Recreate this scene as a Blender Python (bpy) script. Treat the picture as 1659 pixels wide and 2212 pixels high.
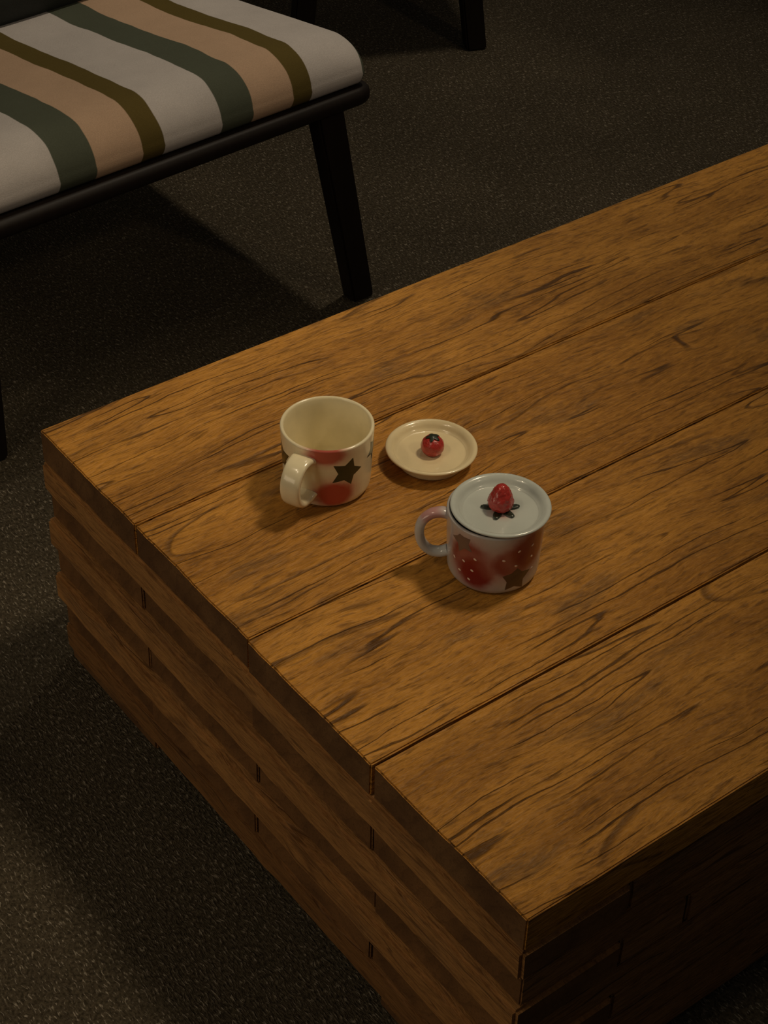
import bpy, bmesh, math, random
from mathutils import Vector, Matrix, noise as mnoise

random.seed(7)
for o in list(bpy.data.objects):
    bpy.data.objects.remove(o, do_unlink=True)
scene = bpy.context.scene
COL = scene.collection
R = math.radians

# ------------------------------------------------------------------ camera
cam_d = bpy.data.cameras.new('camera')
cam = bpy.data.objects.new('camera', cam_d)
COL.objects.link(cam)
scene.camera = cam
cam_d.sensor_fit = 'HORIZONTAL'
cam_d.sensor_width = 36.0
cam_d.lens = 3883.73 / 1659 * 36.0
cam_d.clip_start = 0.02
PI_, YA, RO = 0.690170, 0.664896, 0.026911          # pitch down, yaw, roll
fw = Vector((math.cos(PI_) * math.sin(YA), math.cos(PI_) * math.cos(YA), -math.sin(PI_)))
r0 = Vector((math.cos(YA), -math.sin(YA), 0))
u0 = r0.cross(fw)
r1 = r0 * math.cos(RO) + u0 * math.sin(RO)
u1 = -r0 * math.sin(RO) + u0 * math.cos(RO)
M = Matrix((r1, u1, -fw)).transposed().to_4x4()
M.translation = Vector((-0.572088, -0.554955, 1.311797))
cam.matrix_world = M

# ------------------------------------------------------------------ world, lights, exposure
world = bpy.data.worlds.new('world')
scene.world = world
world.use_nodes = True
bg = world.node_tree.nodes['Background']
bg.inputs[0].default_value = (1.0, 0.90, 0.76, 1)
bg.inputs[1].default_value = 0.046

def spot(name, loc, aim, power, col, size, angle, blend):
    d = bpy.data.lights.new(name, 'SPOT')
    d.energy = power; d.color = col; d.shadow_soft_size = size
    d.spot_size = R(angle); d.spot_blend = blend
    o = bpy.data.objects.new(name, d); COL.objects.link(o)
    o.location = loc
    o.rotation_euler = (Vector(aim) - Vector(loc)).to_track_quat('-Z', 'Y').to_euler()
    return o

def area(name, loc, aim, power, col, sx, sy):
    d = bpy.data.lights.new(name, 'AREA')
    d.shape = 'RECTANGLE'; d.size = sx; d.size_y = sy
    d.energy = power; d.color = col
    o = bpy.data.objects.new(name, d); COL.objects.link(o)
    o.location = loc
    o.rotation_euler = (Vector(aim) - Vector(loc)).to_track_quat('-Z', 'Y').to_euler()
    return o

WARM = (1.0, 0.80, 0.54)
spot('ceiling_downlight', (1.15, 0.20, 2.45), (-0.12, 0.50, 0.30), 80, WARM, 0.15, 37, 1.0)
spot('front_downlight', (1.05, -1.30, 2.2), (0.80, 1.45, 0.0), 28, WARM, 0.09, 46, 1.0)
spot('rear_downlight', (1.28, 1.40, 2.45), (0.80, 1.35, 0.0), 54, (1.0, 0.84, 0.62), 0.07, 60, 1.0)
spot('left_downlight', (-1.00, 0.66, 2.15), (0.02, 0.50, 0.25), 10, WARM, 0.06, 46, 1.0)
spot('left_downlight_second', (-1.15, 0.32, 2.15), (0.02, 0.46, 0.25), 8, WARM, 0.06, 46, 1.0)
area('left_wall_glow', (-1.9, 0.5, 0.9), (0.0, 0.4, 0.2), 5, WARM, 1.2, 0.6)

scene.view_settings.view_transform = 'Standard'
scene.view_settings.look = 'None'
scene.view_settings.gamma = 1.0
scene.view_settings.exposure = 0.0
scene.view_settings.use_curve_mapping = False

# ------------------------------------------------------------------ helpers
def link(o, parent=None):
    COL.objects.link(o)
    if parent is not None:
        o.parent = parent
    return o

def empty(name, loc, rz=0.0):
    o = bpy.data.objects.new(name, None)
    o.empty_display_size = 0.05
    o.location = loc; o.rotation_euler = (0, 0, rz)
    return link(o)

def tag(o, label, cat=None, group=None, kind=None):
    if label: o['label'] = label
    if cat: o['category'] = cat
    if group: o['group'] = group
    if kind: o['kind'] = kind
    return o

def mesh_obj(name, bm, mats, parent=None, loc=(0, 0, 0), smooth=True):
    me = bpy.data.meshes.new(name)
    bmesh.ops.recalc_face_normals(bm, faces=bm.faces)
    bm.to_mesh(me); bm.free()
    if not isinstance(mats, (list, tuple)): mats = [mats]
    for m in mats: me.materials.append(m)
    if smooth:
        me.polygons.foreach_set('use_smooth', [True] * len(me.polygons))
    o = bpy.data.objects.new(name, me)
    o.location = loc
    return link(o, parent)

def hard(o, ang=40):
    """keep edges sharper than ang crisp"""
    o.data.set_sharp_from_angle(angle=R(ang))
    return o

def lathe(prof, seg=96, mat_of=None):
    """revolve (r, z) points; mat_of(i) gives the material slot of the band i..i+1"""
    bm = bmesh.new(); rings = []
    for (r, z) in prof:
        if r < 1e-6:
            rings.append([bm.verts.new((0, 0, z))])
        else:
            rings.append([bm.verts.new((r * math.cos(2 * math.pi * k / seg), r * math.sin(2 * math.pi * k / seg), z)) for k in range(seg)])
    for i in range(len(rings) - 1):
        a, b = rings[i], rings[i + 1]
        for k in range(seg):
            k2 = (k + 1) % seg
            if len(a) == 1 and len(b) == 1: continue
            if len(a) == 1: f = bm.faces.new((a[0], b[k], b[k2]))
            elif len(b) == 1: f = bm.faces.new((a[k], a[k2], b[0]))
            else: f = bm.faces.new((a[k], a[k2], b[k2], b[k]))
            if mat_of: f.material_index = mat_of(i)
    return bm

def smooth_poly(pts, n=6):
    """Catmull-Rom through 2D or 3D points"""
    P = [Vector(p) for p in pts]; out = []
    for i in range(len(P) - 1):
        p0 = P[max(i - 1, 0)]; p1 = P[i]; p2 = P[i + 1]; p3 = P[min(i + 2, len(P) - 1)]
        for k in range(n):
            t = k / n
            out.append(0.5 * ((2 * p1) + (p2 - p0) * t + (2 * p0 - 5 * p1 + 4 * p2 - p3) * t * t + (3 * p1 - p0 - 3 * p2 + p3) * t ** 3))
    out.append(P[-1])
    return out

def axis_samples(L, r, nr, nm):
    h = L / 2; s = []
    for k in range(nr): s.append(-h + r * (1 - math.cos(math.pi / 2 * k / nr)) if False else -h + r * k / nr)
    for k in range(nm + 1): s.append(-h + r + (L - 2 * r) * k / nm)
    for k in range(nr): s.append(h - r + r * (k + 1) / nr)
    return s

def rounded_box(dx, dy, dz, r, nr=5, nm=(10, 10, 3)):
    """box with rounded edges and inner vertices, centred"""
    sx, sy, sz = axis_samples(dx, r, nr, nm[0]), axis_samples(dy, r, nr, nm[1]), axis_samples(dz, r, nr, nm[2])
    bm = bmesh.new(); cache = {}
    hx, hy, hz = dx / 2 - r, dy / 2 - r, dz / 2 - r
    def v(x, y, z):
        key = (round(x, 6), round(y, 6), round(z, 6))
        if key not in cache:
            p = Vector((x, y, z))
            c = Vector((max(-hx, min(hx, x)), max(-hy, min(hy, y)), max(-hz, min(hz, z))))
            d = p - c
            # cube-to-sphere mapping of the corner offset
            m = max(abs(d.x), abs(d.y), abs(d.z))
            if d.length > 1e-9: p = c + d.normalized() * m
            cache[key] = bm.verts.new(p)
        return cache[key]
    def grid(A, B, fn):
        for i in range(len(A) - 1):
            for j in range(len(B) - 1):
                bm.faces.new((fn(A[i], B[j]), fn(A[i + 1], B[j]), fn(A[i + 1], B[j + 1]), fn(A[i], B[j + 1])))
    for s in (-1, 1):
        grid(sx, sy, lambda a, b: v(a, b, s * dz / 2))
        grid(sx, sz, lambda a, b: v(a, s * dy / 2, b))
        grid(sy, sz, lambda a, b: v(s * dx / 2, a, b))
    return bm

def sweep(path, wid, thk, seg=14, up=None, power=2.6):
    """sweep a rounded section (half width wid along 'up' x tangent, half thickness thk) along path; lists allowed"""
    bm = bmesh.new(); rings = []
    n = len(path)
    for i, p in enumerate(path):
        t = (path[min(i + 1, n - 1)] - path[max(i - 1, 0)]).normalized()
        side = up.normalized()
        nor = side.cross(t).normalized()
        w = wid[i] if isinstance(wid, list) else wid
        h = thk[i] if isinstance(thk, list) else thk
        ring = []
        for k in range(seg):
            a = 2 * math.pi * k / seg
            ca, sa = math.cos(a), math.sin(a)
            x = math.copysign(abs(ca) ** (2 / power), ca) * w
            y = math.copysign(abs(sa) ** (2 / power), sa) * h
            ring.append(bm.verts.new(p + side * x + nor * y))
        rings.append(ring)
    for i in range(n - 1):
        for k in range(seg):
            k2 = (k + 1) % seg
            bm.faces.new((rings[i][k], rings[i][k2], rings[i + 1][k2], rings[i + 1][k]))
    bm.faces.new(rings[0]); bm.faces.new(list(reversed(rings[-1])))
    return bm

def beam(p0, p1, ax, ay, s0, s1, bev=0.003):
    """tapered rectangular leg between two points; ax, ay horizontal half-size axes; s0, s1 (hx, hy) at each end"""
    bm = bmesh.new()
    p0, p1, ax, ay = Vector(p0), Vector(p1), Vector(ax), Vector(ay)
    ra = [bm.verts.new(p0 + ax * (sx * s0[0]) + ay * (sy * s0[1])) for sx, sy in ((-1, -1), (1, -1), (1, 1), (-1, 1))]
    rb = [bm.verts.new(p1 + ax * (sx * s1[0]) + ay * (sy * s1[1])) for sx, sy in ((-1, -1), (1, -1), (1, 1), (-1, 1))]
    bm.faces.new(ra); bm.faces.new(rb)
    for k in range(4):
        bm.faces.new((ra[k], ra[(k + 1) % 4], rb[(k + 1) % 4], rb[k]))
    bmesh.ops.bevel(bm, geom=list(bm.edges), offset=bev, segments=2, affect='EDGES')
    return bm

# ------------------------------------------------------------------ node helper
class NT:
    def __init__(self, name):
        self.m = bpy.data.materials.new(name)
        self.m.use_nodes = True
        self.t = self.m.node_tree
        self.bsdf = self.t.nodes['Principled BSDF']
    def n(self, typ, **kw):
        nd = self.t.nodes.new(typ)
        for k, v in kw.items(): setattr(nd, k, v)
        return nd
    def set(self, sock, val):
        if hasattr(val, 'is_output') or isinstance(val, bpy.types.NodeSocket):
            self.t.links.new(val, sock)
        else:
            try: sock.default_value = val
            except Exception:
                sock.default_value = (*val, 1.0) if len(val) == 3 else val
    def math(self, op, a, b=0.0, c=None, clamp=False):
        nd = self.n('ShaderNodeMath', operation=op); nd.use_clamp = clamp
        self.set(nd.inputs[0], a); self.set(nd.inputs[1], b)
        if c is not None: self.set(nd.inputs[2], c)
        return nd.outputs[0]
    def vmath(self, op, a, b=(0, 0, 0)):
        nd = self.n('ShaderNodeVectorMath', operation=op)
        self.set(nd.inputs[0], a); self.set(nd.inputs[1], b)
        return nd.outputs['Value'] if op in ('LENGTH', 'DISTANCE', 'DOT_PRODUCT') else nd.outputs[0]
    def noise(self, vec, scale=1.0, detail=2.0, rough=0.5, dist=0.0):
        nd = self.n('ShaderNodeTexNoise')
        self.set(nd.inputs['Vector'], vec); nd.inputs['Scale'].default_value = scale
        nd.inputs['Detail'].default_value = detail; nd.inputs['Roughness'].default_value = rough
        nd.inputs['Distortion'].default_value = dist
        return nd.outputs[0]
    def maprange(self, v, a, b, c=0.0, d=1.0, smooth=False):
        nd = self.n('ShaderNodeMapRange')
        if smooth: nd.interpolation_type = 'SMOOTHSTEP'
        self.set(nd.inputs[0], v)
        for i, x in enumerate((a, b, c, d)): self.set(nd.inputs[1 + i], x)
        return nd.outputs[0]
    def mix(self, f, a, b, mode='MIX'):
        nd = self.n('ShaderNodeMix', data_type='RGBA', blend_type=mode)
        self.set(nd.inputs[0], f)
        self.set(nd.inputs[6], (*a, 1) if isinstance(a, tuple) and len(a) == 3 else a)
        self.set(nd.inputs[7], (*b, 1) if isinstance(b, tuple) and len(b) == 3 else b)
        return nd.outputs[2]
    def obj(self):
        return self.n('ShaderNodeTexCoord').outputs['Object']
    def rand(self):
        return self.n('ShaderNodeObjectInfo').outputs['Random']
    def bump(self, h, strength, dist):
        nd = self.n('ShaderNodeBump')
        nd.inputs['Strength'].default_value = strength; nd.inputs['Distance'].default_value = dist
        self.set(nd.inputs['Height'], h)
        self.t.links.new(nd.outputs[0], self.bsdf.inputs['Normal'])
    def out(self, color=None, rough=None, **kw):
        if color is not None: self.set(self.bsdf.inputs['Base Color'], (*color, 1) if isinstance(color, tuple) and len(color) == 3 else color)
        if rough is not None: self.set(self.bsdf.inputs['Roughness'], rough)
        for k, v in kw.items(): self.set(self.bsdf.inputs[k], v)
        return self.m

# ------------------------------------------------------------------ materials
def make_wood(name, axis='X', light=(0.54, 0.252, 0.040), mid=(0.33, 0.143, 0.020), dark=(0.040, 0.015, 0.004), grey=(0.20, 0.106, 0.034), relief=1.0, grainy=1.0):
    k = NT(name)
    co = k.obj()
    cmb = k.n('ShaderNodeCombineXYZ')
    rnd = k.rand()
    k.set(cmb.inputs[0], k.math('MULTIPLY', rnd, 31.0)); k.set(cmb.inputs[1], k.math('MULTIPLY', rnd, 17.0)); k.set(cmb.inputs[2], k.math('MULTIPLY', rnd, 7.0))
    v = k.vmath('ADD', co, cmb.outputs[0])
    if axis == 'Y':
        mp = k.n('ShaderNodeMapping'); k.set(mp.inputs[0], v); mp.inputs['Rotation'].default_value = (0, 0, R(90)); v = mp.outputs[0]
    # the grain wanders: bend the cross direction a little along the length
    sep = k.n('ShaderNodeSeparateXYZ'); k.set(sep.inputs[0], v)
    bend = k.noise(k.vmath('MULTIPLY', v, (5.0, 11.0, 11.0)), 1.0, 2.0, 0.5)
    bend2 = k.noise(k.vmath('MULTIPLY', v, (34.0, 60.0, 60.0)), 1.0, 2.0, 0.5)
    dy = k.math('ADD', k.math('MULTIPLY', k.math('SUBTRACT', bend, 0.5), 0.030), k.math('MULTIPLY', k.math('SUBTRACT', bend2, 0.5), 0.0036))
    cv = k.n('ShaderNodeCombineXYZ')
    k.set(cv.inputs[0], sep.outputs[0]); k.set(cv.inputs[1], k.math('ADD', sep.outputs[1], dy)); k.set(cv.inputs[2], sep.outputs[2])
    w = cv.outputs[0]
    # long thin dark grain lines: zero lines of a strongly stretched field, broken up by a gate
    f1 = k.noise(k.vmath('MULTIPLY', w, (3.4, 58, 58)), 1.0, 1.0, 0.4)
    gate1 = k.maprange(k.noise(k.vmath('MULTIPLY', w, (7.0, 30, 30)), 1.0, 2.0), 0.40, 0.56, 0, 1, True)
    line1 = k.math('MULTIPLY', k.maprange(k.math('ABSOLUTE', k.math('SUBTRACT', f1, 0.5)), 0.003, 0.017, 1, 0, True), gate1)
    f2 = k.noise(k.vmath('MULTIPLY', w, (1.9, 10.0, 10.0)), 1.0, 1.0, 0.4)
    gate2 = k.maprange(k.noise(k.vmath('MULTIPLY', w, (6.0, 9, 9)), 1.3, 1.0), 0.56, 0.64, 0, 1, True)
    fr = k.math('FRACT', k.math('MULTIPLY', f2, 7.0))
    line2 = k.math('MULTIPLY', k.math('MULTIPLY', k.maprange(fr, 0.84, 0.96, 0, 1, True), k.maprange(fr, 0.96, 1.0, 1, 0, True)), gate2)
    # short pores and brushed fibres
    pore = k.noise(k.vmath('MULTIPLY', w, (30, 250, 250)), 1.0, 3.0, 0.6)
    porem = k.maprange(pore, 0.54, 0.66, 0, 1, True)
    fib = k.noise(k.vmath('MULTIPLY', w, (55, 620, 620)), 1.0, 2.0, 0.6)
    flame = k.noise(k.vmath('MULTIPLY', w, (21, 165, 165)), 1.0, 4.0, 0.62)
    tuft = k.noise(k.vmath('MULTIPLY', w, (85, 300, 300)), 1.0, 2.0, 0.6)
    blot = k.noise(k.vmath('MULTIPLY', w, (4.0, 17, 17)), 1.0, 3.0, 0.6)
    blot2 = k.noise(k.vmath('MULTIPLY', w, (6.5, 24, 24)), 1.0, 3.0, 0.6)
    col = k.mix(k.maprange(blot, 0.36, 0.64, 0, 1, True), light, mid)
    col = k.mix(k.math('MULTIPLY', k.maprange(blot2, 0.56, 0.68, 0, 1, True), 0.7), col, grey)
    col = k.mix(k.maprange(flame, 0.46, 0.66, 0.0, 0.50), col, k.mix(0.5, mid, dark))
    col = k.mix(k.maprange(fib, 0.40, 0.66, 0.0, 0.34), col, mid)
    col = k.mix(k.maprange(tuft, 0.50, 0.68, 0.0, 0.42), col, light)
    col = k.mix(k.maprange(tuft, 0.44, 0.30, 0.0, 0.45), col, k.mix(0.6, mid, dark))
    col = k.mix(k.math('MULTIPLY', porem, 0.42 * grainy), col, dark)
    col = k.mix(k.math('MULTIPLY', line2, 0.62 * grainy), col, dark)
    col = k.mix(k.math('MULTIPLY', line1, 0.80 * grainy), col, dark)
    hsv = k.n('ShaderNodeHueSaturation'); k.set(hsv.inputs['Color'], col); k.set(hsv.inputs['Value'], k.math('ADD', 0.88, k.math('MULTIPLY', rnd, 0.24)))
    h = k.math('ADD', k.math('MULTIPLY', fib, 0.30), k.math('MULTIPLY', flame, -0.9))
    h = k.math('ADD', h, k.math('MULTIPLY', tuft, 0.75))
    h = k.math('SUBTRACT', h, k.math('MULTIPLY', pore, 0.5))
    h = k.math('SUBTRACT', h, k.math('MULTIPLY', line1, 0.45))
    h = k.math('SUBTRACT', h, k.math('MULTIPLY', line2, 0.25))
    k.bump(h, 0.8 * relief, 0.0034)
    return k.out(hsv.outputs[0], k.maprange(fib, 0.3, 0.7, 0.46, 0.66), **{'Specular IOR Level': 0.28})

def make_end_grain(name, ca=(0.155, 0.078, 0.030), cb=(0.100, 0.048, 0.019)):
    k = NT(name)
    co = k.obj(); rnd = k.rand()
    cmb = k.n('ShaderNodeCombineXYZ'); k.set(cmb.inputs[1], k.math('MULTIPLY', rnd, 0.5)); k.set(cmb.inputs[2], k.math('ADD', k.math('MULTIPLY', rnd, 0.3), 0.06)); k.set(cmb.inputs[0], k.math('MULTIPLY', rnd, 9.0))
    v = k.vmath('ADD', co, cmb.outputs[0])
    d = k.vmath('LENGTH', k.vmath('MULTIPLY', v, (0, 1, 1)))
    nz = k.noise(v, 14.0, 3.0, 0.6)
    fr = k.math('FRACT', k.math('ADD', k.math('MULTIPLY', d, 60.0), k.math('MULTIPLY', nz, 3.0)))
    por = k.noise(v, 420.0, 3.0, 0.7)
    blot = k.noise(v, 18.0, 3.0)
    col = k.mix(k.maprange(blot, 0.35, 0.65, 0, 1, True), ca, cb)
    col = k.mix(k.maprange(fr, 0.6, 1.0, 0.0, 0.20, True), col, (0.040, 0.018, 0.008))
    col = k.mix(k.maprange(por, 0.50, 0.72, 0.0, 0.45), col, (0.040, 0.018, 0.008))
    k.bump(por, 0.4, 0.0010)
    return k.out(col, 0.72, **{'Specular IOR Level': 0.2})

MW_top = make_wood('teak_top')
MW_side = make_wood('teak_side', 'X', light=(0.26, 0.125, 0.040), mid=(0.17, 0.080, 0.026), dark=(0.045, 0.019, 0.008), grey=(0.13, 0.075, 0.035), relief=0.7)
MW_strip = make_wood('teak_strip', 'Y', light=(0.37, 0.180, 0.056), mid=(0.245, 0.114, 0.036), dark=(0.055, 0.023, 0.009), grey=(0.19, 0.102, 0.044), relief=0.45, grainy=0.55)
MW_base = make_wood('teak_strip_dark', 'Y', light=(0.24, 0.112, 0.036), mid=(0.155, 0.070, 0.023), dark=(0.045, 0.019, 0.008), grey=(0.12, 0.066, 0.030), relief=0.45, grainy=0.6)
MW_end = make_end_grain('teak_end_grain')
MW_end2 = make_end_grain('teak_end_grain_course', (0.180, 0.084, 0.029), (0.118, 0.055, 0.020))

def make_carpet():
    k = NT('loop_pile_carpet')
    co = k.obj()
    wv = k.noise(co, 55.0, 2.0, 0.5)
    wv2 = k.noise(k.vmath('ADD', co, (5.3, 1.7, 0)), 55.0, 2.0, 0.5)
    cmb = k.n('ShaderNodeCombineXYZ')
    k.set(cmb.inputs[0], k.math('MULTIPLY', k.math('SUBTRACT', wv, 0.5), 0.0065)); k.set(cmb.inputs[1], k.math('MULTIPLY', k.math('SUBTRACT', wv2, 0.5), 0.0065))
    v = k.vmath('ADD', co, cmb.outputs[0])
    yarn = k.noise(k.vmath('MULTIPLY', v, (520, 135, 1)), 1.0, 2.0, 0.6)
    yarn2 = k.noise(k.vmath('MULTIPLY', v, (330, 260, 1)), 1.0, 2.0, 0.6)
    patch = k.noise(co, 3.2, 4.0, 0.6)
    fleck = k.maprange(yarn, 0.56, 0.70, 0, 1, True)
    col = k.mix(k.maprange(yarn2, 0.35, 0.65), (0.034, 0.027, 0.017), (0.085, 0.069, 0.046))
    col = k.mix(k.math('MULTIPLY', fleck, 0.75), col, (0.32, 0.28, 0.22))
    hsv = k.n('ShaderNodeHueSaturation'); k.set(hsv.inputs['Color'], col); k.set(hsv.inputs['Value'], k.maprange(patch, 0.3, 0.7, 0.75, 1.2))
    k.bump(k.math('ADD', yarn, k.math('MULTIPLY', yarn2, 0.6)), 0.9, 0.004)
    return k.out(hsv.outputs[0], 0.95, **{'Specular IOR Level': 0.1})
M_carpet = make_carpet()

def make_dark_wood():
    k = NT('black_stained_wood')
    v = k.obj()
    f = k.noise(k.vmath('MULTIPLY', v, (120, 120, 9)), 1.0, 3.0, 0.6)
    col = k.mix(f, (0.006, 0.0045, 0.004), (0.016, 0.010, 0.007))
    k.bump(f, 0.15, 0.001)
    return k.out(col, 0.5, **{'Specular IOR Level': 0.2})
M_black = make_dark_wood()

def make_stripes():
    k = NT('striped_canvas')
    co = k.obj()
    sep = k.n('ShaderNodeSeparateXYZ'); k.set(sep.inputs[0], co)
    wob = k.math('MULTIPLY', k.math('SUBTRACT', k.noise(k.vmath('MULTIPLY', co, (9, 14, 9)), 1.0, 2.0), 0.5), 0.010)
    x = k.math('ADD', sep.outputs[0], wob)
    cw, co_, cp, cg = (0.57, 0.53, 0.51), (0.120, 0.088, 0.024), (0.55, 0.38, 0.26), (0.092, 0.104, 0.074)
    # stripe edges measured from the chair's centre line
    edges = [(-0.25, cw), (-0.152, cg), (-0.103, cp), (-0.041, co_), (-0.011, cw), (0.070, cg), (0.116, cp), (0.176, co_), (0.205, cw), (0.2855, cg)]
    col = (*cp, 1)
    for e, c in edges:
        col = k.mix(k.maprange(x, e - 0.0006, e + 0.0006), col, c)
    weave = k.noise(co, 900.0, 2.0, 0.6)
    soft = k.noise(co, 14.0, 3.0, 0.6)
    hsv = k.n('ShaderNodeHueSaturation'); k.set(hsv.inputs['Color'], col)
    k.set(hsv.inputs['Value'], k.math('MULTIPLY', k.maprange(weave, 0.3, 0.7, 0.88, 1.08), k.maprange(soft, 0.3, 0.7, 0.93, 1.05)))
    k.bump(k.math('ADD', weave, k.math('MULTIPLY', soft, 3.0)), 0.25, 0.0012)
    return k.out(hsv.outputs[0], 0.9, **{'Specular IOR Level': 0.12})
M_stripes = make_stripes()

def make_dark_cloth():
    k = NT('charcoal_cloth')
    co = k.obj()
    w = k.noise(co, 700.0, 2.0)
    s = k.noise(co, 10.0, 3.0)
    k.bump(k.math('ADD', w, k.math('MULTIPLY', s, 4.0)), 0.3, 0.0015)
    return k.out(k.mix(w, (0.020, 0.023, 0.021), (0.045, 0.048, 0.044)), 0.7, **{'Specular IOR Level': 0.2})
M_cloth = make_dark_cloth()

def make_glaze(name, base, blobs=(), red=(0.42, 0.022, 0.014), pink=(0.62, 0.20, 0.15), rough=0.22, vary=0.06):
    """glazed ceramic with soft airbrushed blobs at points of the surface: (point, (sx, sy, sz) radii, strength)"""
    k = NT(name)
    co = k.obj()
    nz = k.noise(co, 38.0, 3.0, 0.55)
    col = k.mix(k.maprange(nz, 0.3, 0.7), tuple(c * (1 - vary) for c in base), tuple(min(1, c * (1 + vary)) for c in base))
    wob = k.math('MULTIPLY', k.math('SUBTRACT', k.noise(co, 120.0, 2.0), 0.5), 0.28)
    for (pt, rad, st) in blobs:
        d = k.vmath('SUBTRACT', co, pt)
        d = k.vmath('MULTIPLY', d, tuple(1 / q for q in rad))
        L = k.math('ADD', k.vmath('LENGTH', d), wob)
        col = k.mix(k.math('MULTIPLY', k.maprange(L, 1.75, 0.75, 0, 1, True), 0.62 * st), col, pink)
        col = k.mix(k.math('MULTIPLY', k.maprange(L, 1.18, 0.66, 0, 1, True), 0.95 * st), col, red)
    k.bump(nz, 0.10, 0.002)
    return k.out(col, rough, **{'Specular IOR Level': 0.5, 'Coat Weight': 0.35, 'Coat Roughness': 0.08})

def plain(name, col, rough=0.35, nscale=90.0, vary=0.25, bumpd=0.0008):
    k = NT(name)
    nz = k.noise(k.obj(), nscale, 3.0, 0.6)
    k.bump(nz, 0.25, bumpd)
    return k.out(k.mix(nz, tuple(c * (1 - vary) for c in col), tuple(min(1, c * (1 + vary)) for c in col)), rough, **{'Specular IOR Level': 0.5, 'Coat Weight': 0.3, 'Coat Roughness': 0.1})

# ------------------------------------------------------------------ the setting: carpeted floor
bm = bmesh.new()
bmesh.ops.create_grid(bm, x_segments=24, y_segments=24, size=9.0)
fl = mesh_obj('floor', bm, M_carpet, None, (0.6, 1.0, 0.0), smooth=False)
tag(fl, 'dark brown-grey loop pile carpet floor', None, None, 'structure')

# ------------------------------------------------------------------ coffee table
T = 0.292          # height of the top
TH = 0.035         # thickness of one course
W = 0.70           # depth of the table
LEN = 1.42         # length of the table
table = empty('coffee_table', (LEN / 2, W / 2, 0))
tag(table, 'low teak coffee table of stacked boards with rough brushed top planks', 'table')

def board(name, x0, x1, y0, y1, z0, z1, mats, cuts_y=0, cuts_x=0, jx=0.0, jz=0.0, jy=0.0, bev=0.0022, endx=False, endy=False, seed=0, lip=0.0):
    """one timber: box cut along its length, edges wandering a little, rounded arrises.
    endx/endy: faces that look along x or y show end grain (slot 1)"""
    cx, cy, cz = (x0 + x1) / 2, (y0 + y1) / 2, (z0 + z1) / 2
    bm = bmesh.new()
    bmesh.ops.create_cube(bm, size=1.0)
    for v in bm.verts:
        v.co = Vector((v.co.x * (x1 - x0), v.co.y * (y1 - y0), v.co.z * (z1 - z0)))
    for axis, n, L in ((1, cuts_y, y1 - y0), (0, cuts_x, x1 - x0)):
        for i in range(1, n + 1):
            no = Vector((0, 0, 0)); no[axis] = 1
            p = Vector((0, 0, 0)); p[axis] = -L / 2 + L * i / (n + 1)
            bmesh.ops.bisect_plane(bm, geom=list(bm.verts) + list(bm.edges) + list(bm.faces), plane_co=p, plane_no=no)
    bm.normal_update()
    for f in bm.faces:
        if endx and abs(f.normal.x) > 0.9: f.material_index = 1
        if endy and abs(f.normal.y) > 0.9: f.material_index = 1
    hx, hy, hz = (x1 - x0) / 2, (y1 - y0) / 2, (z1 - z0) / 2
    sh = [e for e in bm.edges if len(e.link_faces) == 2 and e.calc_face_angle() > 0.8]
    for v in bm.verts:
        w = Vector((v.co.x + cx + seed * 3.1, v.co.y + cy, v.co.z + cz))
        onx, ony, onz = abs(abs(v.co.x) - hx) < 1e-5, abs(abs(v.co.y) - hy) < 1e-5, abs(abs(v.co.z) - hz) < 1e-5
        if jx and onx: v.co.x += jx * (mnoise.noise(w * 26) + 0.6 * mnoise.noise(w * 90))
        if jy and ony: v.co.y += jy * (mnoise.noise(w * 9 + Vector((4, 0, 0))) + 0.4 * mnoise.noise(w * 40))
        if jz and onz: v.co.z += jz * (mnoise.noise(w * 11 + Vector((0, 7, 0))) + 0.5 * mnoise.noise(w * 35))
    bmesh.ops.bevel(bm, geom=sh, offset=bev, segments=2, affect='EDGES', clamp_overlap=True)
    o = mesh_obj(name, bm, mats, table, (cx - LEN / 2, cy - W / 2, cz), smooth=False)
    return o

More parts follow.
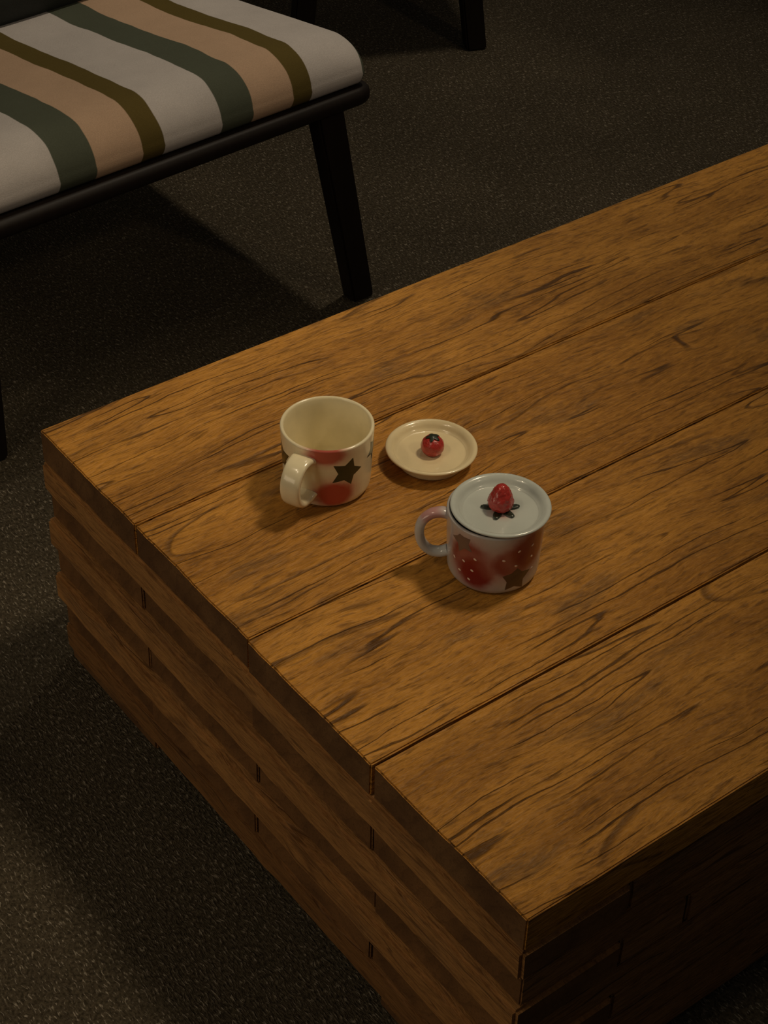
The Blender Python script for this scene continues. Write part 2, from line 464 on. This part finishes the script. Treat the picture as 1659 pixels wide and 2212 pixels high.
gaps = [0.0004, 0.0010, 0.0012]      # half the open joint behind planks 1, 2, 3
joints = [0.0, 0.2434 * W, 0.4988 * W, 0.7425 * W, W]      # measured from the far edge
heights = [0.0012, 0.0, 0.0004, 0.0]
for i in range(4):
    ya, yb = W - joints[i + 1], W - joints[i]
    board('top_plank', [0.0, 0.0006, -0.0012, 0.0005][i], LEN, ya + (gaps[i] if i < 3 else 0), yb - (gaps[i - 1] if i > 0 else 0), T - TH, T + heights[i],
          [MW_top, MW_end], cuts_y=56, cuts_x=60, jx=0.0009, jy=0.0005, bev=0.0013, endx=True, seed=i + 1)
for c in range(7):
    z1 = T - TH * (c + 1) - 0.0008; z0 = T - TH * (c + 2) + 0.0008
    if c % 2 == 0:
        # course with a cross board at each end and long boards between them
        px = [-0.0024, -0.0034, -0.0038, 0.0016][c // 2]
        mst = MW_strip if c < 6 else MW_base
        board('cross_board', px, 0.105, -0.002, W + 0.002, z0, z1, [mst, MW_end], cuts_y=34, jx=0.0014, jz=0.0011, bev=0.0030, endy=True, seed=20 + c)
        board('cross_board', LEN - 0.105, LEN + 0.003, -0.002, W + 0.002, z0, z1, [MW_strip, MW_end], cuts_y=8, jx=0.0014, jz=0.0008, bev=0.0030, endy=True, seed=40 + c)
        split = [0.62, 0.178, 0.70, 0.52][c // 2]
        for y0, y1 in ((0.0, 0.10), (W - 0.10, W)):
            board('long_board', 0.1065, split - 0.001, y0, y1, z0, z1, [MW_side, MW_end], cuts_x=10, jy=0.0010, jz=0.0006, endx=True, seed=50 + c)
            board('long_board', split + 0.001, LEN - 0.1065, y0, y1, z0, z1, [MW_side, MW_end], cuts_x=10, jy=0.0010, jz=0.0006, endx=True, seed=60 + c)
    else:
        # course of four long boards, their ends showing on the short side
        for i in range(4):
            ya, yb = W - joints[i + 1], W - joints[i]
            sh = [0.002, -0.003, 0.001][c // 2]
            ya2 = ya + (sh if i < 3 else 0); yb2 = yb + (sh if i > 0 else 0)
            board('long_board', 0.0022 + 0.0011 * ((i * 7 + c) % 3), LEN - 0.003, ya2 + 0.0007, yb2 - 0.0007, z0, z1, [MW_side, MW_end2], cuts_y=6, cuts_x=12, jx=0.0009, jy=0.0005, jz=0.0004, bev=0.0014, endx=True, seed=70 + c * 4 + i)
zf = T - TH * 8
for x0, x1 in ((0.004, 0.17), (LEN - 0.17, LEN - 0.004)):
    for y0, y1 in ((0.004, 0.168), (0.532, W - 0.004)):
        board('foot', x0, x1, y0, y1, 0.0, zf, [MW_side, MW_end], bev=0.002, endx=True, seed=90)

# ------------------------------------------------------------------ lounge chair (built round its own front centre on the floor)
CH = Vector((0.375, 1.052, 0.0))
chair = empty('lounge_chair', CH, R(3.5))
tag(chair, 'black wooden lounge chair with cream, peach, olive and green striped seat cushion', 'chair')
TILT = R(8.0)

def plate(w, d, t, cr, er, nc=10, ne=4):
    """flat board with rounded plan corners (cr) and rounded edges (er); front edge at y=0, top at z=0"""
    bm = bmesh.new(); rings = []
    prof = []
    for k in range(ne + 1):
        a = math.pi / 2 * k / ne
        prof.append((er * (1 - math.sin(a)), -er * (1 - math.cos(a))))
    for k in range(ne + 1):
        a = math.pi / 2 * k / ne
        prof.append((er * (1 - math.cos(a)), -t + er * (1 - math.sin(a))))
    for ins, z in prof:
        ring = []
        for (cx, cy, a0) in ((w / 2 - cr, cr, -90), (w / 2 - cr, d - cr, 0), (-w / 2 + cr, d - cr, 90), (-w / 2 + cr, cr, 180)):
            for k in range(nc + 1):
                a = R(a0 + 90 * k / nc)
                ring.append(bm.verts.new((cx + (cr - ins) * math.cos(a), cy + (cr - ins) * math.sin(a), z)))
        rings.append(ring)
    n = len(rings[0])
    for i in range(len(rings) - 1):
        for k in range(n):
            bm.faces.new((rings[i][k], rings[i][(k + 1) % n], rings[i + 1][(k + 1) % n], rings[i + 1][k]))
    bm.faces.new(rings[0]); bm.faces.new(rings[-1])
    return bm

base = mesh_obj('seat_base', plate(0.604, 0.56, 0.022, 0.030, 0.009), M_black, chair, (0, 0, 0.306))
base.rotation_euler = (-TILT, 0, 0)
hard(base, 60)
# cushion: thick pad with a rolled front edge, crisp side seams and a softly domed, slightly wrinkled top
CW, CD, CT = 0.584, 0.50, 0.064
prof = [(CD, 0.004), (CD - 0.004, 0.0)] + [(CD - 0.004 - (CD - 0.012) * k / 12, 0.0) for k in range(1, 13)]
prof += [(0.004, 0.0015), (0.0005, 0.005), (-0.003, 0.010), (-0.005, 0.015), (-0.004, 0.020)]
for k in range(1, 13):
    a_ = math.pi / 2 * k / 12
    prof.append((-0.004 + 0.052 * (1 - math.cos(a_)), 0.020 + 0.044 * math.sin(a_)))
prof += [(0.048 + (CD - 0.048 - 0.03) * k / 26, CT) for k in range(1, 27)]
prof += [(CD - 0.03 + 0.03 * math.sin(math.pi / 2 * k / 6), CT - 0.03 * (1 - math.cos(math.pi / 2 * k / 6))) for k in range(1, 7)]
npf = len(prof)
nrm = []
for i in range(npf):
    ax, az = prof[i - 1]; bx, bz = prof[(i + 1) % npf]
    t_ = Vector((bx - ax, bz - az)); nrm.append(Vector((t_.y, -t_.x)).normalized() if t_.length > 1e-9 else Vector((0, 0)))
cen = Vector((CD / 2, CT / 2))
if (Vector(prof[20]) - cen).dot(nrm[20]) < 0: nrm = [-q for q in nrm]
ER = 0.010
xs = [(-CW / 2 + ER * (1 - math.sin(math.pi / 2 * k / 5)), ER * (1 - math.cos(math.pi / 2 * k / 5))) for k in range(5, 0, -1)]
xs = [(x, ER * (1 - math.sqrt(max(0, 1 - ((ER - (x + CW / 2)) / ER) ** 2)))) for x, _ in xs]
xs += [(-CW / 2 + ER + (CW - 2 * ER) * k / 34, 0.0) for k in range(35)]
xs += [(-x, ins) for x, ins in reversed(xs[:5])]
bm = bmesh.new(); rings = []
for x, ins in xs:
    u = x / (CW / 2); ring = []
    for (y, z), n_ in zip(prof, nrm):
        yy, zz = y - n_.x * ins, z - n_.y * ins
        w = (yy - CD / 2) / (CD / 2)
        if z > 0.012:
            dome = max(0, 1 - u ** 6) * max(0, 1 - min(1, abs(w)) ** 4) * min(1, (z - 0.012) / 0.05)
            zz -= 0.009 * abs(u) ** 9 * min(1, (z - 0.012) / 0.05)
            zz += 0.006 * dome + 0.0020 * mnoise.noise(Vector((x * 9, yy * 13, 1.3))) * dome
            zz += 0.005 * math.exp(-((w - 0.45) / 0.16) ** 2) * dome
        ring.append(bm.verts.new((x, yy - CD / 2, zz - CT / 2)))
    rings.append(ring)
for i in range(len(rings) - 1):
    for k in range(npf):
        bm.faces.new((rings[i][k], rings[i][(k + 1) % npf], rings[i + 1][(k + 1) % npf], rings[i + 1][k]))
bm.faces.new(rings[0]); bm.faces.new(rings[-1])
cush = mesh_obj('seat_cushion', bm, M_stripes, chair)
q = Matrix.Rotation(-TILT, 4, 'X')
cush.location = Vector((0, 0, 0.3065)) + (q @ Vector((0, 0.013 + CD / 2, CT / 2)))
cush.rotation_euler = (-TILT, 0, 0)
cush['label'] = 'cream, peach, olive and green striped canvas seat cushion'
# back cushion, leaning
bm = rounded_box(0.56, 0.13, 0.52, 0.05, 6, (14, 3, 12))
for v in bm.verts:
    u, w = v.co.x / 0.28, v.co.z / 0.26
    v.co.y += math.copysign(0.012, v.co.y) * max(0, 1 - u ** 4) * max(0, 1 - w ** 4)
bk = mesh_obj('back_cushion', bm, M_cloth, chair)
BT = R(-22)
qb = Matrix.Rotation(BT, 4, 'X')
bk.location = Vector((0, 0.368, 0.322)) + (qb @ Vector((0, 0.065, 0.26)))
bk.rotation_euler = (BT, 0, 0)
bk['label'] = 'charcoal cloth back cushion'
# legs
for s in (-1, 1):
    mesh_obj('leg', beam((0.230 if s > 0 else -0.272, 0.020, 0.292), (0.282 if s > 0 else -0.284, 0.010, 0.0), (1, 0, 0), (0, 1, 0), (0.0205, 0.014), (0.0170, 0.013)), M_black, chair, smooth=False)
    mesh_obj('leg', beam((s * 0.235, 0.470, 0.235), (s * 0.270, 0.560, 0.0), (1, 0, 0), (0, 1, 0), (0.017, 0.015), (0.014, 0.013)), M_black, chair, smooth=False)
    mesh_obj('back_post', beam((s * 0.235, 0.500, 0.232), (s * 0.235, 0.690, 0.76), (1, 0, 0), (0, 1, 0), (0.017, 0.014), (0.013, 0.012)), M_black, chair, smooth=False)
mesh_obj('back_rail', beam((-0.26, 0.640, 0.62), (0.26, 0.640, 0.62), (0, 1, 0), (0, 0, 1), (0.011, 0.035), (0.011, 0.035)), M_black, chair, smooth=False)

# ------------------------------------------------------------------ dark stool behind the chair (only two of its legs reach into the picture)
SA, SB = Vector((1.268, 1.580, 0)), Vector((0.985, 1.690, 0))
ex = (SA - SB).normalized(); ey = Vector((-ex.y, ex.x, 0)); sl = (SA - SB).length
mid = (SA + SB) / 2 + ey * (sl / 2)
stool = empty('side_stool', mid, math.atan2(ex.y, ex.x))
tag(stool, 'dark wooden stool with splayed legs standing behind the striped lounge chair', 'stool')
h2 = sl / 2
for sx, sy in ((1, -1), (-1, -1), (1, 1), (-1, 1)):
    mesh_obj('leg', beam((sx * (h2 - 0.052), sy * (h2 - 0.03), 0.43), (sx * h2, sy * h2, 0.0), (1, 0, 0), (0, 1, 0), (0.019, 0.017), (0.017, 0.014)), M_black, stool, smooth=False)
st = mesh_obj('seat', plate(0.36, 0.36, 0.03, 0.05, 0.010), M_black, stool, (0, -0.18, 0.458))
hard(st, 60)

# ------------------------------------------------------------------ mugs
H1, RM = 0.067, 0.0421
def mug_r(z):
    return 0.0392 + (RM - 0.0392) * min(1.0, z / H1)

def mug_body_bm(h):
    prof = [(0, 0.0012), (0.028, 0.0012), (0.0305, 0.0), (0.0330, 0.0004)]
    for k in range(1, 8):
        a = math.pi / 2 * k / 7
        prof.append((0.0330 + 0.0064 * math.sin(a), 0.0004 + 0.0090 * (1 - math.cos(a))))
    n_out0 = len(prof)
    for k in range(1, 11):
        z = 0.0094 + (h - 0.0018 - 0.0094) * k / 10
        prof.append((mug_r(z), z))
    for k in range(1, 8):
        a = math.pi * k / 8
        prof.append((mug_r(h) - 0.0017 + 0.0017 * math.cos(a), h - 0.0018 + 0.0018 * math.sin(a)))
    n_rim = len(prof) - 3
    for k in range(0, 11):
        z = h - 0.0025 - (h - 0.0025 - 0.012) * k / 10
        prof.append((mug_r(z) - 0.0036, z))
    for k in range(1, 8):
        a = math.pi / 2 * k / 7
        prof.append((mug_r(0.012) - 0.0036 - 0.008 * (1 - math.cos(a)), 0.012 - 0.0075 * math.sin(a)))
    prof.append((0, 0.0044))
    return lathe(prof, 112, lambda i: 1 if i >= n_rim else 0)

def pol(theta, z, r=None):
    a = R(theta); r = mug_r(z) if r is None else r
    return (r * math.cos(a), r * math.sin(a), z)

def decal(theta, z, outline, lift=0.00012, rings=5):
    """thin painted patch that follows the mug wall; outline = (u, v) metres round its centre"""
    bm = bmesh.new()
    rows = []
    for k in range(1, rings + 1):
        row = []
        for (u, v) in outline:
            uu, vv = u * k / rings, v * k / rings
            zz = z + vv; rr = mug_r(zz) + lift * (1.0 if k < rings else 0.35)
            a = R(theta) + uu / 0.0413
            row.append(bm.verts.new((rr * math.cos(a), rr * math.sin(a), zz)))
        rows.append(row)
    rr = mug_r(z) + lift
    c = bm.verts.new((rr * math.cos(R(theta)), rr * math.sin(R(theta)), z))
    n = len(outline)
    for k in range(n): bm.faces.new((c, rows[0][k], rows[0][(k + 1) % n]))
    for i in range(rings - 1):
        for k in range(n):
            bm.faces.new((rows[i][k], rows[i][(k + 1) % n], rows[i + 1][(k + 1) % n], rows[i + 1][k]))
    return bm

def star_outline(Ro, Ri, rot, sub=4, skew=()):
    P = []
    for k in range(10):
        r = Ro if k % 2 == 0 else Ri
        if k % 2 == 0 and skew: r = Ro * skew[k // 2]
        a = R(rot + 36 * k)
        P.append((r * math.cos(a), r * math.sin(a)))
    out = []
    for k in range(10):
        a, b = P[k], P[(k + 1) % 10]
        for j in range(sub): out.append((a[0] + (b[0] - a[0]) * j / sub, a[1] + (b[1] - a[1]) * j / sub))
    return out

def oval_outline(a, b, rot, n=14):
    c, s = math.cos(R(rot)), math.sin(R(rot))
    return [(a * math.cos(2 * math.pi * k / n) * c - b * math.sin(2 * math.pi * k / n) * s, a * math.cos(2 * math.pi * k / n) * s + b * math.sin(2 * math.pi * k / n) * c) for k in range(n)]

def handle_bm(phi, pts, wid, thk, power=2.6):
    d = Vector((math.cos(R(phi)), math.sin(R(phi)), 0)); side = Vector((-d.y, d.x, 0))
    path = [d * p.x + Vector((0, 0, p.y)) for p in smooth_poly(pts, 7)]
    n = len(path)
    W_ = [wid * (1 + 0.22 * abs(2 * i / (n - 1) - 1) ** 3) for i in range(n)]
    return sweep(path, W_, thk, 18, side, power)

CREAM = (0.84, 0.75, 0.50)
COOL = (0.53, 0.54, 0.53)
star_green = plain('dark_green_glaze', (0.018, 0.030, 0.015), 0.28)
star_brown = plain('olive_brown_glaze', (0.072, 0.040, 0.026), 0.30)
star_grey = plain('mauve_grey_glaze', (0.15, 0.095, 0.080), 0.35)
seed_white = plain('white_glaze_dots', (0.80, 0.62, 0.52), 0.3, vary=0.05)
berry_red = plain('berry_red_glaze', (0.42, 0.034, 0.026), 0.22, 260.0, 0.55, 0.0040)
leaf_green = plain('leaf_green_glaze', (0.018, 0.026, 0.013), 0.35)

# mug with the open top
G_in1 = make_glaze('cream_glaze_plain', CREAM)
G_out1 = make_glaze('cream_glaze_airbrushed', CREAM, [
    (pol(-127.5, 0.0615), (0.0180, 0.0180, 0.0100), 0.85),
    (pol(-116.5, 0.0168), (0.0180, 0.0180, 0.0150), 0.95),
    (pol(-10, 0.035), (0.016, 0.016, 0.016), 0.9),
    (pol(75, 0.030), (0.016, 0.016, 0.016), 0.9)])
mug1 = empty('open_mug', (0.1736, 0.4810, T + 0.0002))
tag(mug1, 'open cream ceramic mug without lid, dark green stars and red airbrushed patches', 'mug')
mesh_obj('body', mug_body_bm(H1), [G_out1, G_in1], mug1)
mesh_obj('handle', handle_bm(-155, [(0.0395, 0.0545), (0.0462, 0.0565), (0.0560, 0.0545), (0.0636, 0.0465), (0.0660, 0.0360), (0.0632, 0.0240), (0.0556, 0.0165), (0.0460, 0.0150), (0.0385, 0.0175)], 0.0096, 0.0036, 3.2), G_in1, mug1)
for th, z, ro, ri, rot, sk, mt in ((-100.2, 0.0405, 0.0160, 0.0086, 70, (1.0, 1.03, 1.05, 0.98, 0.98), star_green), (160, 0.0400, 0.0165, 0.0085, 30, (), star_green), (-50, 0.0480, 0.0130, 0.0064, 50, (), star_green), (30, 0.045, 0.0130, 0.0064, 10, (), star_green), (105, 0.045, 0.0130, 0.0064, 40, (), star_green)):
    mesh_obj('star_mark', decal(th, z, star_outline(ro, ri, rot, 4, sk)), mt, mug1)

# mug that wears its lid
G_in2 = make_glaze('cool_white_glaze_plain', COOL)
G_h2 = make_glaze('cool_white_glaze_blushed_handle', COOL, [((-0.042, 0.033, 0.058), (0.012, 0.012, 0.008), 0.45)])
G_out2 = make_glaze('cool_white_glaze_airbrushed', (0.46, 0.43, 0.41), [
    (pol(-163, 0.0360), (0.0195, 0.0195, 0.0210), 1.0),
    (pol(-153, 0.0240), (0.0175, 0.0175, 0.0180), 1.0),
    (pol(-106, 0.0370), (0.0205, 0.0205, 0.0160), 0.97),
    (pol(-84, 0.0460), (0.0200, 0.0200, 0.0205), 0.97),
    (pol(20, 0.035), (0.016, 0.016, 0.018), 0.9)], red=(0.20, 0.008, 0.007), pink=(0.38, 0.17, 0.15))
H2 = 0.066
mug2 = empty('lidded_mug', (0.2211, 0.3040, T + 0.0002))
tag(mug2, 'white ceramic mug with painted strawberries, white seed dots and strawberry lid on top', 'mug')
mesh_obj('body', mug_body_bm(H2), [G_out2, G_in2], mug2)
mesh_obj('handle', handle_bm(143, [(0.0395, 0.0580), (0.0455, 0.0600), (0.0545, 0.0580), (0.0618, 0.0500), (0.0640, 0.0390), (0.0615, 0.0270), (0.0545, 0.0185), (0.0460, 0.0165), (0.0390, 0.0190)], 0.0052, 0.0042, 2.2), G_h2, mug2)
mesh_obj('star_mark', decal(-102.0, 0.0185, star_outline(0.0150, 0.0085, 14, 4, (1.05, 0.8, 0.9, 0.95, 1.0))), star_brown, mug2)
mesh_obj('star_mark', decal(-172, 0.0525, star_outline(0.0110, 0.0066, 40, 4, (1.0, 0.7, 1.1, 1.2, 1.1))), star_grey, mug2)
for th, z, rt in ((174.8, 0.0295, -40), (-169.0, 0.0323, -30), (-153.5, 0.0393, -30), (-175.2, 0.0195, 0), (-156.9, 0.0256, -25), (-160.8, 0.0146, -30),
                  (-81.7, 0.0499, 25), (-101.2, 0.0493, 40), (-81.1, 0.0372, -50), (-119.5, 0.0417, -30), (-103.6, 0.0336, -30), (-77.7, 0.0224, 0)):
    mesh_obj('seed_dot', decal(th, z, oval_outline(0.00160, 0.00105, rt), 0.00035, 2), seed_white, mug2)

# ------------------------------------------------------------------ lids
def lid_bm():
    prof = [(0, 0.0018), (0.0275, 0.0018), (0.0290, 0.0), (0.0312, 0.0006), (0.0325, 0.0045), (0.0340, 0.0095), (0.0358, 0.0122), (0.0385, 0.0130), (0.0410, 0.0133), (0.0422, 0.0141), (0.0425, 0.0150), (0.0419, 0.0159), (0.0404, 0.0163), (0.0385, 0.0158), (0.0362, 0.0140), (0.0342, 0.0112), (0.0322, 0.0096), (0.0300, 0.0091), (0.0150, 0.0090), (0, 0.0090)]
    pp = smooth_poly(prof, 3)
    pp = [(max(0, p.x), p.y) for p in pp]
    pp[0] = (0, 0.0018); pp[-1] = (0, 0.0090)
    bm = lathe(pp, 96)
    for v in bm.verts:                 # hand-thrown wobble
        a = math.atan2(v.co.y, v.co.x); r = math.hypot(v.co.x, v.co.y)
        if r > 0.03: v.co.z += 0.0003 * math.sin(2 * a + 0.7) * (r - 0.03) / 0.012
    return bm

lid1 = empty('mug_lid', (0.2707, 0.4520, T + 0.0002))
tag(lid1, 'cream saucer-shaped mug lid lying on the table with round tomato-like knob', 'lid')
mesh_obj('plate', lid_bm(), make_glaze('cream_glaze_lid', (0.78, 0.66, 0.40)), lid1)
bm = bmesh.new()
bmesh.ops.create_uvsphere(bm, u_segments=40, v_segments=28, radius=0.0108)
for v in bm.verts:
    n_ = v.co.normalized()
    v.co *= 1 + 0.035 * mnoise.noise(n_ * 2.6) + 0.02 * mnoise.noise(n_ * 6.0)
    if n_.z > 0.9: v.co.z -= 0.0006
    v.co.z *= 0.97
kn = mesh_obj('knob', bm, berry_red, lid1, (0.0004, -0.0010, 0.0172))
kn['label'] = 'round red berry knob'
# green calyx draped over the crown of the knob
bm = bmesh.new(); rows = []
for k in range(1, 6):
    row = []
    for j in range(40):
        a = 2 * math.pi * j / 40
        reach = 0.50 + 0.17 * math.cos(5 * a)
        th = reach * k / 5
        rr = 0.01115
        row.append(bm.verts.new((rr * math.sin(th) * math.cos(a), rr * math.sin(th) * math.sin(a), rr * math.cos(th) * 0.965)))
    rows.append(row)
c = bm.verts.new((0, 0, 0.0110))
for j in range(40): bm.faces.new((c, rows[0][j], rows[0][(j + 1) % 40]))
for i in range(4):
    for j in range(40): bm.faces.new((rows[i][j], rows[i][(j + 1) % 40], rows[i + 1][(j + 1) % 40], rows[i + 1][j]))
cal = mesh_obj('calyx', bm, leaf_green, kn)
sol = cal.modifiers.new('thickness', 'SOLIDIFY'); sol.thickness = 0.0005; sol.offset = 0.0

rim_top = T + 0.0002 + H2
sh = Vector((r0.x, r0.y, 0)) * 0.0033
lid2 = empty('strawberry_lid', (0.2211 + sh.x, 0.3040 + sh.y, rim_top - 0.0124))
tag(lid2, 'pale ceramic lid with upright red strawberry knob resting on the strawberry mug', 'lid')
mesh_obj('plate', lid_bm(), make_glaze('cool_white_glaze_lid', (0.54, 0.585, 0.545), [((0.0, -0.002, 0.009), (0.009, 0.009, 0.004), 0.3)]), lid2)
bprof = smooth_poly([(0, -0.001), (0.0050, -0.0008), (0.0090, 0.0014), (0.0106, 0.0052), (0.0103, 0.0100), (0.0086, 0.0155), (0.0060, 0.0205), (0.0032, 0.0235), (0, 0.0245)], 5)
bm = lathe([(max(0, p.x), p.y) for p in bprof], 48)
for v in bm.verts:
    n_ = Vector((v.co.x, v.co.y, v.co.z - 0.01)).normalized()
    s = 1 + 0.06 * mnoise.noise(v.co * 210) + 0.09 * mnoise.noise(v.co * 480)
    v.co.x *= s; v.co.y *= s
kb = mesh_obj('knob', bm, berry_red, lid2, (0.0018, 0.0024, 0.0098))
kb['label'] = 'upright red strawberry knob'
vd = math.atan2(-(0.3052 + 0.555), -(0.2194 + 0.572))        # toward the photographer
for ang in (-88, -12, 45, 103, 175):
    a0 = vd + R(ang)
    d = Vector((math.cos(a0), math.sin(a0), 0)); s = Vector((-d.y, d.x, 0))
    bm = bmesh.new(); L = []
    for (t, w_) in ((0.0060, 0.0024), (0.0090, 0.0034), (0.0118, 0.0032), (0.0142, 0.0024), (0.0164, 0.0012)):
        row = [bm.verts.new(d * t + s * (w_ * q) + Vector((0, 0, 0.0006 * (1 - q * q) + (0.0004 if t > 0.014 else 0)))) for q in (-1, -0.5, 0, 0.5, 1)]
        L.append(row)
    for i in range(len(L) - 1):
        for j in range(4): bm.faces.new((L[i][j], L[i][j + 1], L[i + 1][j + 1], L[i + 1][j]))
    sp = mesh_obj('sepal', bm, leaf_green, kb, (0, 0, -0.0003))
    so = sp.modifiers.new('thickness', 'SOLIDIFY'); so.thickness = 0.0007; so.offset = 0.0
